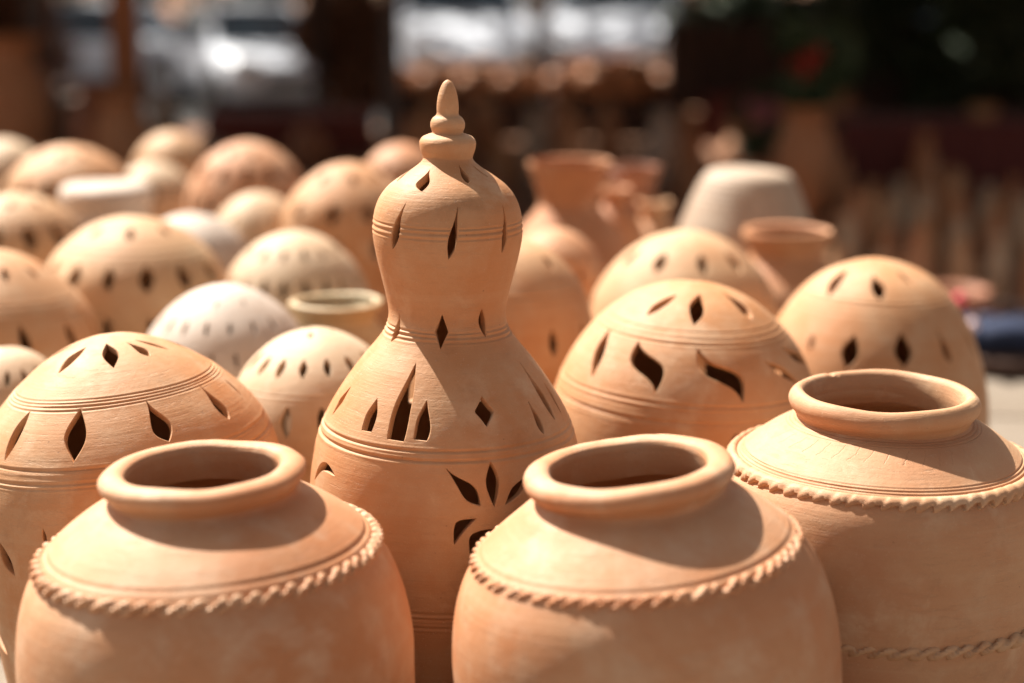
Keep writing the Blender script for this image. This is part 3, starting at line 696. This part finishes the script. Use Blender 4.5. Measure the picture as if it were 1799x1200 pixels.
# unseen canopy added to shade the far side (above the frame), posts in view
can = empty('added_canopy', (0, 0, 0)); tag(can, 'added canopy above the view on dark posts, shading the ground behind the platform', 'canopy')
mb = MB(); nx = 120
V = []; Fc = []
for i in range(nx+1):
    x = -11+i*24/nx; z = 3.2+(.03 if i % 2 else 0)
    V += [(x, 11.3, z), (x, 22.6, z+.35)]
for i in range(nx):
    if i % 17 not in (5,): Fc.append((2*i, 2*i+2, 2*i+3, 2*i+1))   # gaps left so stripes of sun reach the pots below
b = len(V); V += [(x, y, z+.05) for x, y, z in V]; Fc += [(b+f[3], b+f[2], b+f[1], b+f[0]) for f in Fc[:]]
mesh_obj('roof_sheet', V, Fc, M_roof, can, False)
for px, Y in ((688, 15.0), (948, 22.4), (62, 16.0), (560, 21.2)):
    p = at(px, 100, Y); MB().box(p.x-.07, p.x+.07, Y-.07, Y+.07, 0, 3.2).build('post', M_dark, can)
for x in (-10.6, 5.6, 8.9, 12.4):
    for Y in (11.8, 22.4): MB().box(x-.06, x+.06, Y-.06, Y+.06, 0, 3.2).build('post', M_dark, can)
for Y in (11.8, 16.5, 22.4): MB().box(-11, 13, Y-.05, Y+.05, 3.08, 3.19).build('beam', M_dark, can)

p = at(212, 100, 15.7); t = empty('timber_post', (p.x, 15.9, 0)); tag(t, 'brown timber post under the canopy behind the orange urn on the left', 'post')
M_post = simple('brown_timber', (.32, .13, .055), .8, scale=9)
MB().box(-.12, .12, -.09, .09, 0, 3.15).build('upright', M_post, t); MB().box(-.5, .5, -.05, .05, 2.0, 2.12).build('crossbar', M_post, t)
# added dark sheet standing in for deep shade behind the right-hand stalls
t = empty('shade_backdrop', (at(1520,100,20.9).x, 20.9, 0)); tag(t, 'added dark sheet standing in for shade behind the stalls on the right, under the shrubs', 'screen')
V = []; Fc = []; n = 90
for i in range(n+1):
    x = -2.3+i*4.6/n; f = .05*math.sin(i*.9)+.02*math.sin(i*2.3)
    V += [(x, f, 1.36), (x, f*.8, .7), (x, f*1.4, .02)]
for i in range(n): a0 = 3*i; Fc += [(a0, a0+3, a0+4, a0+1), (a0+1, a0+4, a0+5, a0+2)]
mesh_obj('cloth', V, Fc, M_black, t); MB().tube([(-2.35,0,1.37),(2.35,0,1.37)], [.02,.02]).build('rail', M_dark, t)
for x in (-2.3, 0, 2.3): MB().tube([(x,.03,0),(x,.03,1.4)], [.025,.025]).build('leg', M_dark, t)

def table(px0, px1, Y, h, mat, label, depth=.9):
    a = at(px0, 200, Y).x; b_ = at(px1, 200, Y).x
    t = empty('display_table', ((a+b_)/2, Y, 0)); tag(t, label, 'table'); w2 = (b_-a)/2
    MB().box(-w2, w2, 0, depth, h-.035, h).build('tabletop', M_wood, t)
    for sx in (-1, 1):
        for y in (.06, depth-.06): MB().box(sx*(w2-.08)-.03, sx*(w2-.08)+.03, y-.03, y+.03, 0, h-.035).build('leg', M_wood, t)
    # draped cloth with folds
    n = int(w2*2/.05); V = []; Fc = []
    for i in range(n+1):
        x = -w2-.02+i*(2*w2+.04)/n; f = .03*math.sin(i*1.1)+.015*math.sin(i*2.7)
        V += [(x, -.01, h+.006), (x, -.03-f*.3, h-.05), (x, -.07-f, .03)]
    V2 = []
    for i in range(n):
        a0 = 3*i; Fc += [(a0, a0+1, a0+4, a0+3), (a0+1, a0+2, a0+5, a0+4)]
    b0 = len(V)
    V += [(-w2-.02, -.01, h+.006), (w2+.02, -.01, h+.006), (w2+.02, depth, h+.006), (-w2-.02, depth, h+.006)]; Fc.append((b0, b0+1, b0+2, b0+3))
    mesh_obj('table_cloth', V, Fc, mat, t, True)
    return t, a, b_
table(672, 935, 21.4, .45, M_black, 'long display table under dark brown cloth holding orange pots, behind the tall lantern')
table(965, 1195, 21.4, .45, M_black, 'display table under dark brown cloth holding orange pots, right of the dark post')
table(360, 655, 19.2, .45, M_maroon, 'low display table under maroon cloth in front of the parked white car')
table(1240, 1420, 20.4, .55, M_maroon, 'display table under maroon cloth beside the tan pedestal pot')
table(1480, 1830, 15.6, .72, M_darkred, 'display table under dark red cloth at the right edge')
table(-60, 150, 19.6, .6, M_wood, 'brown wooden stall table at the far left')

# small lathe pots shared by far displays
def small_pot(kind, mat):
    prof = {'round': [(.06,0),(.11,.05),(.14,.12),(.12,.19),(.08,.22),(.09,.25),(.075,.25),(.06,.22),(.10,.17),(.11,.12),(.02,.03)],
            'tall': [(.06,0),(.09,.08),(.12,.22),(.10,.34),(.055,.42),(.08,.50),(.065,.50),(.04,.42),(.08,.32),(.02,.05)],
            'urn': [(.13,0),(.15,.03),(.11,.08),(.20,.30),(.25,.55),(.22,.78),(.15,.90),(.22,.99),(.24,1.02),(.20,1.02),(.12,.90),(.18,.76),(.2,.55),(.03,.12)],
            'slim': [(.05,0),(.07,.1),(.085,.25),(.06,.36),(.035,.43),(.055,.48),(.045,.48),(.025,.42),(.05,.3),(.02,.05)]}[kind]
    r, z, s = smooth_curve(prof, .01); idx = np.linspace(0, len(r)-1, 34).astype(int)
    o = MB().lathe([(r[i], z[i]) for i in idx], 28).build('far_pot', mat, None, True, 50); return o
protos = {}
def far_pot(kind, mat, px, py_base, Y, z, label, group, sc=1, cat='pot', name='far_pot'):
    key = (kind, mat.name)
    if key not in protos: protos[key] = small_pot(kind, mat); o = protos[key]
    else: o = protos[key].copy(); COL.objects.link(o)
    o.name = name
    x = at(px, py_base, Y).x
    o.location = (x, Y, z); o.scale = (sc, sc, sc); o.rotation_euler = (0, 0, random.uniform(0, 6)); tag(o, label, cat, group); return o
G1 = 'orange pots on the cloth-covered tables'; CN = ('orange', 'tan', 'dark red')
for i in range(11):
    far_pot('round', (ORANGE, WARM, RED)[i % 3], 690+i*23, 150, 21.55+(i % 3)*.22, .456, 'small %s pot in the row on the cloth-covered table behind the tall lantern' % CN[i % 3], CN[i % 3]+' pots on the table behind the tall lantern', random.uniform(1.2, 1.7))
for i in range(10):
    far_pot('round', (ORANGE, WARM, RED)[i % 3], 985+i*21, 150, 21.55+(i % 3)*.22, .456, 'small %s pot in the row on the cloth-covered table right of the dark post' % CN[i % 3], CN[i % 3]+' pots on the table right of the dark post', random.uniform(1.4, 2.0))
for px, Y, sc, mt, lb in ((18, 15.5, 1.45, ORANGE, 'tall red-brown urn at the far left edge of the background'), (212, 15.2, 1.0, ORANGE, 'tall orange urn between the two pale patches of the parked car'),
                          (168, 17.0, .95, RED, 'dark red urn left of the orange urn'), (1418, 14.0, .98, ORANGE, 'tan pedestal urn carrying the red-flowered plant')):
    far_pot('urn', mt, px, 200, Y, 0, lb, None, sc, 'urn', 'tall_urn')
for px, Y, mt, sc, lb in ((880, 11.5, GREY, 1.3, 'grey round pot on the low ground just right of the tall lantern finial'), (1235, 12.4, PINK, 1.2, 'pinkish round pot on the low ground behind the grey upturned bowl'),
                          (1175, 12.8, RED, 1.3, 'dark red round pot on the low ground behind the flared vases'), (1490, 13.6, PINK, .9, 'small pinkish pot beside the tan pedestal urn'),
                          (1573, 13.4, GREY, .9, 'small grey pot on the low ground in front of the dark red table'), (1290, 13.2, ORANGE, 1.0, 'orange round pot left of the tan pedestal urn'),
                          (1690, 8.9, RED, 2.0, 'large orange-brown round pot just beyond the platform at the right')):
    far_pot('round', mt, px, 280, Y, 0, lb, None, sc)
random.seed(3)
for r in range(4):
    for i in range(8):
        px = 1475+i*(70-r*6)+r*16+random.uniform(-8, 8)
        far_pot('slim', (WARM, CREAM, ORANGE)[(i+r) % 3], px, 430, 10.6+r*.95+random.uniform(-.15, .15), 0,
                'slim clay vase in the %s shaded row on the low ground at the right' % ('nearest', 'second', 'third', 'farthest')[r], 'slim vases in the %s row' % ('nearest', 'second', 'third', 'farthest')[r], random.uniform(.85, 1.15), 'vase', 'slim_vase')

random.seed(19)
for i in range(48):
    px = random.choice([random.uniform(1180, 1400), random.uniform(60, 640), random.uniform(700, 1200), random.uniform(1440, 1790)]); Y = random.uniform(14.5, 19.0)
    kd = random.choice(['round', 'tall', 'slim']); q, cn = random.choice([(RED, 'dark red'), (GREY, 'greyish'), (WARM, 'tan'), (ORANGE, 'orange'), (ORANGE, 'orange'), (WHITE, 'whitish')])
    side = 'left of the lantern' if px < 690 else ('right of the lantern' if px < 1430 else 'near the right edge')
    far_pot(kd, q, px, 200, Y, 0, '%s %s pot on the shaded ground under the canopy, %s' % (kd, cn, side), '%s %s pots under the canopy %s' % (kd, cn, side), random.uniform(1.0, 1.7))
# foliage
def foliage(name, c, rad, nleaf, size, mat, parent=None, seed=0, clumps=14):
    rnd = random.Random(seed); V = []; Fc = []
    cl = []
    for _ in range(clumps):
        d = Vector((rnd.gauss(0,1), rnd.gauss(0,1), rnd.gauss(0,1))).normalized(); q = rnd.uniform(.35, .85)
        cl.append((Vector((c[0]+d.x*rad[0]*q, c[1]+d.y*rad[1]*q, c[2]+d.z*rad[2]*q)), rnd.uniform(.28, .5)))
    for _ in range(nleaf):
        cc, rr = cl[rnd.randrange(clumps)]; d = Vector((rnd.gauss(0,1), rnd.gauss(0,1), rnd.gauss(0,1))).normalized()*rnd.uniform(.4, 1)*rr
        p = cc+Vector((d.x*rad[0], d.y*rad[1], d.z*rad[2])); s = size*rnd.uniform(.6, 1.3)
        a = Vector((rnd.gauss(0,1), rnd.gauss(0,1), rnd.gauss(0,.6))).normalized(); bb = a.orthogonal().normalized(); bb = (bb*math.cos(rnd.uniform(0,6))+a.cross(bb)*math.sin(rnd.uniform(0,6))).normalized()
        k_ = len(V); V += [tuple(p-a*s), tuple(p+bb*s*.45), tuple(p+a*s), tuple(p-bb*s*.45)]; Fc.append((k_, k_+1, k_+2, k_+3))
    return mesh_obj(name, V, Fc, mat, parent, False)
def shrub(px, Y, h, rad, label, mat, seed, nleaf=6500, base_z=0):
    x = at(px, 200, Y).x; t = empty('shrub', (x, Y, base_z)); tag(t, label, 'shrub', 'shrubs behind the display tables')
    mb = MB()
    for i in range(4):
        a = i*1.6+seed; mb.tube([(0,0,0),(.1*math.cos(a),.1*math.sin(a),h*.3),(rad*.5*math.cos(a),rad*.5*math.sin(a),h*.65)], [.045,.03,.012], 6)
    mb.build('stem', M_bark, t, True)
    foliage('foliage', (0,0,h*.58), (rad, rad, h*.5), nleaf, .085, mat, t, seed, 20)
for i, (px, Y, h, rad, lb, mt) in enumerate((
    (1300, 21.8, 1.9, .9, 'dark shrub behind the pink flowers, left of the pedestal plant', M_leaf), (1480, 21.6, 2.2, 1.0, 'dense dark shrub just right of the red-flowered plant', M_leaf),
    (1640, 21.0, 2.3, 1.05, 'dense dark shrub behind the dark red table, in the top right', M_leaf), (1790, 20.5, 2.4, 1.1, 'dense dark shrub in the top right corner', M_leaf),
    (1222, 23.0, 1.6, .5, 'narrow brown shrub right of the third parked car', M_brownleaf), (610, 21.6, 1.9, .65, 'rusty brown shrub between the first two parked cars', M_brownleaf), (20, 22.0, 2.0, .8, 'rusty brown shrub in the top left corner', M_brownleaf))):
    shrub(px, Y, h, rad, lb, mt, 80+i)
# red-flowered plant on the pedestal urn
px_x = at(1405, 100, 14.0).x
t = empty('flowering_plant', (at(1420,200,14.0).x, 14.0, 1.0)); tag(t, 'dark green plant with red flowers growing in the tan pedestal urn', 'plant')
foliage('foliage', (0, 0, .38), (.36, .36, .40), 1500, .055, M_leaf2, t, 91)
foliage('flowers', (-.02, -.1, .45), (.18, .18, .22), 120, .04, M_red, t, 92, 5)
MB().tube([(0,0,-.1),(.02,0,.2),(.05,.03,.45)], [.02,.015,.008], 6).build('stem', M_bark, t, True)
t = empty('flowering_plant', (at(1335,150,15.5).x, 15.5, .0)); tag(t, 'plant with pink and pale flowers left of the pedestal urn', 'plant')
MB().lathe([(.12,0),(.2,.35),(.22,.4),(.19,.4),(.15,.3),(.02,.3)], 20).build('flower_pot', RED, t, True)
foliage('foliage', (0, 0, .75), (.22, .22, .36), 900, .05, M_leaf, t, 93)
foliage('flowers', (0, -.1, .9), (.17, .15, .20), 150, .045, M_pink, t, 94, 5)

# hedge and trees beyond the road
crown_protos = []
for i in range(11):
    x = -13+i*2.3; t = empty('tree', (x, 29.2+random.uniform(-.4, .4), 0), (0, 0, random.uniform(0, 6))); tag(t, 'leafy shade tree in the row beyond the parked cars', 'tree', 'trees beyond the road')
    MB().tube([(0,0,0),(.05,0,1.6),(.12,.1,3.4),(-.1,.2,5.4)], [.20,.16,.12,.06], 8).tube([(.1,.1,3),(.9,.3,4.4),(1.4,.2,5.6)], [.09,.06,.03], 6).tube([(.1,.1,3.2),(-.8,-.3,4.6),(-1.3,-.2,6)], [.09,.06,.03], 6).build('trunk', M_bark, t, True)
    if i < 3: crown_protos.append(foliage('crown', (0, 0, 5.9), (2.2, 2.2, 2.4), 330, .24, M_leaf, t, 120+i, 30))
    else: o = crown_protos[i % 3].copy(); COL.objects.link(o); o.parent = t
hd = empty('hedge', (0, 33.5, 0)); tag(hd, 'low dark clipped hedge along the far side of the road', 'hedge')
for i in range(7): foliage('foliage', (-12+i*4, 0, .9), (2.4, .8, 1.0), 2400, .13, M_leaf, hd, 150+i, 22)

# parked white cars
def car(px, Y, yaw, label, sc=1.0, suv=False):
    x = at(px, 150, Y).x; t = empty('parked_car', (x, Y, 0), (0, 0, yaw)); t.scale = (sc,)*3; tag(t, label, 'car')
    # length along y (front at -y)
    top = 1.72 if suv else 1.45; belt = 1.02 if suv else .90; hood = .98 if suv else .82
    st = [(-2.15,.35,.62,.66),(-2.05,.24,.72,.78),(-1.6,.2,hood,.86),(-.95,.2,hood+.08,.88),(0,.2,belt,.88),(1.2,.2,belt+.02,.88),(1.9,.22,belt,.84),(2.12,.3,belt-.15,.76)]
    V = []; Fc = []; ns = 10
    for y, zb, zt, w_ in st:
        sec = [(-w_*.9,zb),(-w_,zb+.12),(-w_,(zb+zt)/2+.05),(-w_*.95,zt-.06),(-w_*.8,zt),(w_*.8,zt),(w_*.95,zt-.06),(w_,(zb+zt)/2+.05),(w_,zb+.12),(w_*.9,zb)]
        V += [(a, y, b) for a, b in sec]
    for i in range(len(st)-1):
        for j in range(ns):
            k_ = (j+1) % ns; Fc.append((i*ns+j, (i+1)*ns+j, (i+1)*ns+k_, i*ns+k_))
    Fc.append(tuple(range(ns))); Fc.append(tuple((len(st)-1)*ns+j for j in range(ns))[::-1])
    mesh_obj('body', V, Fc, M_white, t, True, 50)
    cb = [(-.98,.80,belt-.04),(-.25,.62,top-.05),(.35,.63,top),(1.15,.62,top-.05),(1.9,.76,belt-.04)]
    V = []; Fc = []
    for y, w_, z in cb: V += [(-w_,y,z),(w_,y,z)]
    # roof / pillars: shell between side edges
    base = [(-.80,-.98,belt-.06),(.80,-.98,belt-.06),(.78,1.9,belt-.06),(-.78,1.9,belt-.06)]
    rf = [(-.62,-.25,top-.04),(.62,-.25,top-.04),(.61,1.15,top-.05),(-.61,1.15,top-.05)]
    mb = MB(); mb.poly(base+rf+[(-.58,.4,top),(.58,.4,top)], [(0,1,5,4),(1,2,6,5),(2,3,7,6),(3,0,4,7),(4,5,9,8),(8,9,6,7)][:4]+[(4,5,9,8),(8,9,6,7)])
    mb.build('roof', M_white, t)
    def panel(name, q, off):
        q = [Vector(p) for p in q]; c = sum(q, Vector())/4; nrm = (q[1]-q[0]).cross(q[3]-q[0]).normalized()*off
        qq = [c+(p-c)*.90+nrm for p in q]; MB().poly(qq+[p-nrm*.6 for p in qq], [(0,1,2,3),(7,6,5,4),(0,4,5,1),(1,5,6,2),(2,6,7,3),(3,7,4,0)]).build(name, M_glass, t)
    panel('windscreen', [base[0],base[1],rf[1],rf[0]], .008); panel('side_window', [base[1],base[2],rf[2],rf[1]], .008)
    panel('rear_window', [base[2],base[3],rf[3],rf[2]], .008); panel('side_window', [base[3],base[0],rf[0],rf[3]], .008)
    for sx in (-1, 1):
        for y in (-1.35, 1.35):
            mb = MB(); n = 20; Vv = []
            prof = [(.20,-.09),(.31,-.10),(.33,-.06),(.33,.06),(.31,.10),(.20,.09)]
            for r, a in prof:
                for i in range(n): Vv.append((sx*.82+a, y+r*math.cos(2*PI*i/n), .33+r*math.sin(2*PI*i/n)))
            fc = [(k_*n+i, k_*n+(i+1) % n, (k_+1)*n+(i+1) % n, (k_+1)*n+i) for k_ in range(5) for i in range(n)]
            wh = mesh_obj('wheel', Vv, fc, M_tyre, t)
            MB().poly([(sx*.82+sx*.092, y+.205*math.cos(2*PI*i/n), .33+.205*math.sin(2*PI*i/n)) for i in range(n)]+[(sx*.82+sx*.06, y, .33)], [(i, (i+1) % n, n) for i in range(n)]).build('rim', M_chrome, wh)
        MB().box(sx*.60-.16, sx*.60+.16, -2.165, -2.0, .60, .74).build('headlight', M_lens, t)
        MB().box(sx*.95-.09, sx*.95+.09, -.85, -.70, belt, belt+.13).build('wing_mirror', M_white, t)
    MB().box(-.38, .38, -2.17, -2.1, .42, .56).build('grille', M_tyre, t); MB().box(-.26, .26, -2.19, -2.15, .28, .38).build('number_plate', M_lens, t)
    return t
car(438, 26.2, R_(24), 'white parked car with a dark windscreen, largest of the parked cars on the left')
car(800, 27.5, R_(8), 'white parked car behind the lantern finial, windscreen cut by the top of the photo', 1.2, True)
car(1085, 28.0, R_(-6), 'white parked car right of the dark post at the top of the photo', 1.25, True)
car(210, 28.2, R_(70), 'white parked car at the far left, seen behind the orange urn', 1.0)
car(1575, 27.5, R_(15), 'white parked car glimpsed above the dark shrubs at the top right', 1.05, True)

# dark blue bag on the platform at the right edge
bp_ = at(1765, 632, 6.9); bx = bp_.x
t = empty('blue_bag', (bx, 6.95, PZ)); tag(t, 'dark blue bag with black base and small red and pink balls standing in for glints, right edge', 'bag')
V = []; Fc = []; nu, nv_ = 28, 16
for j in range(nv_+1):
    v = j/nv_; ph = PI*v
    for i in range(nu):
        u = 2*PI*i/nu; c, s = math.cos(u), math.sin(u)
        ex = lambda q: math.copysign(abs(q)**.6, q)
        V.append((.21*ex(c)*math.sin(ph)**.5*(1+.04*math.sin(5*u+3*v)), .15*ex(s)*math.sin(ph)**.5*(1+.05*math.sin(4*u+2)), .05+.17*(1-v)+.03*math.sin(3*u)*math.sin(ph)))
for j in range(nv_):
    for i in range(nu):
        k_ = (i+1) % nu; Fc.append((j*nu+i, (j+1)*nu+i, (j+1)*nu+k_, j*nu+k_))
mesh_obj('bag_body', V, Fc, M_blue, t)
MB().lathe([(.19,0),(.21,.01),(.215,.07),(.19,.085)], 28).build('base', M_black, t, True)
MB().tube([(-.12,0,.20),(-.10,0,.25),(0,.03,.265),(.10,0,.25),(.12,0,.20)], [.012]*5, 8).build('handle', M_black, t, True)
def knob(name, p, r, mat):  # small coloured balls stand in for bright glints by the bag
    MB().lathe([(0,-r),(r*.6,-r*.8),(r,0),(r*.6,r*.8),(0,r)], 16, p).build(name, mat, t, True)
q = at(1692, 530, 6.8); knob('red_glint_ball', (q.x-bx, -.1, q.z-PZ), .026, M_redl)
q = at(1714, 576, 6.8); knob('pink_glint_ball', (q.x-bx, -.1, q.z-PZ), .024, M_pinkglint)
print('tris', sum(len(o.data.polygons) for o in bpy.data.objects if o.type == 'MESH'))
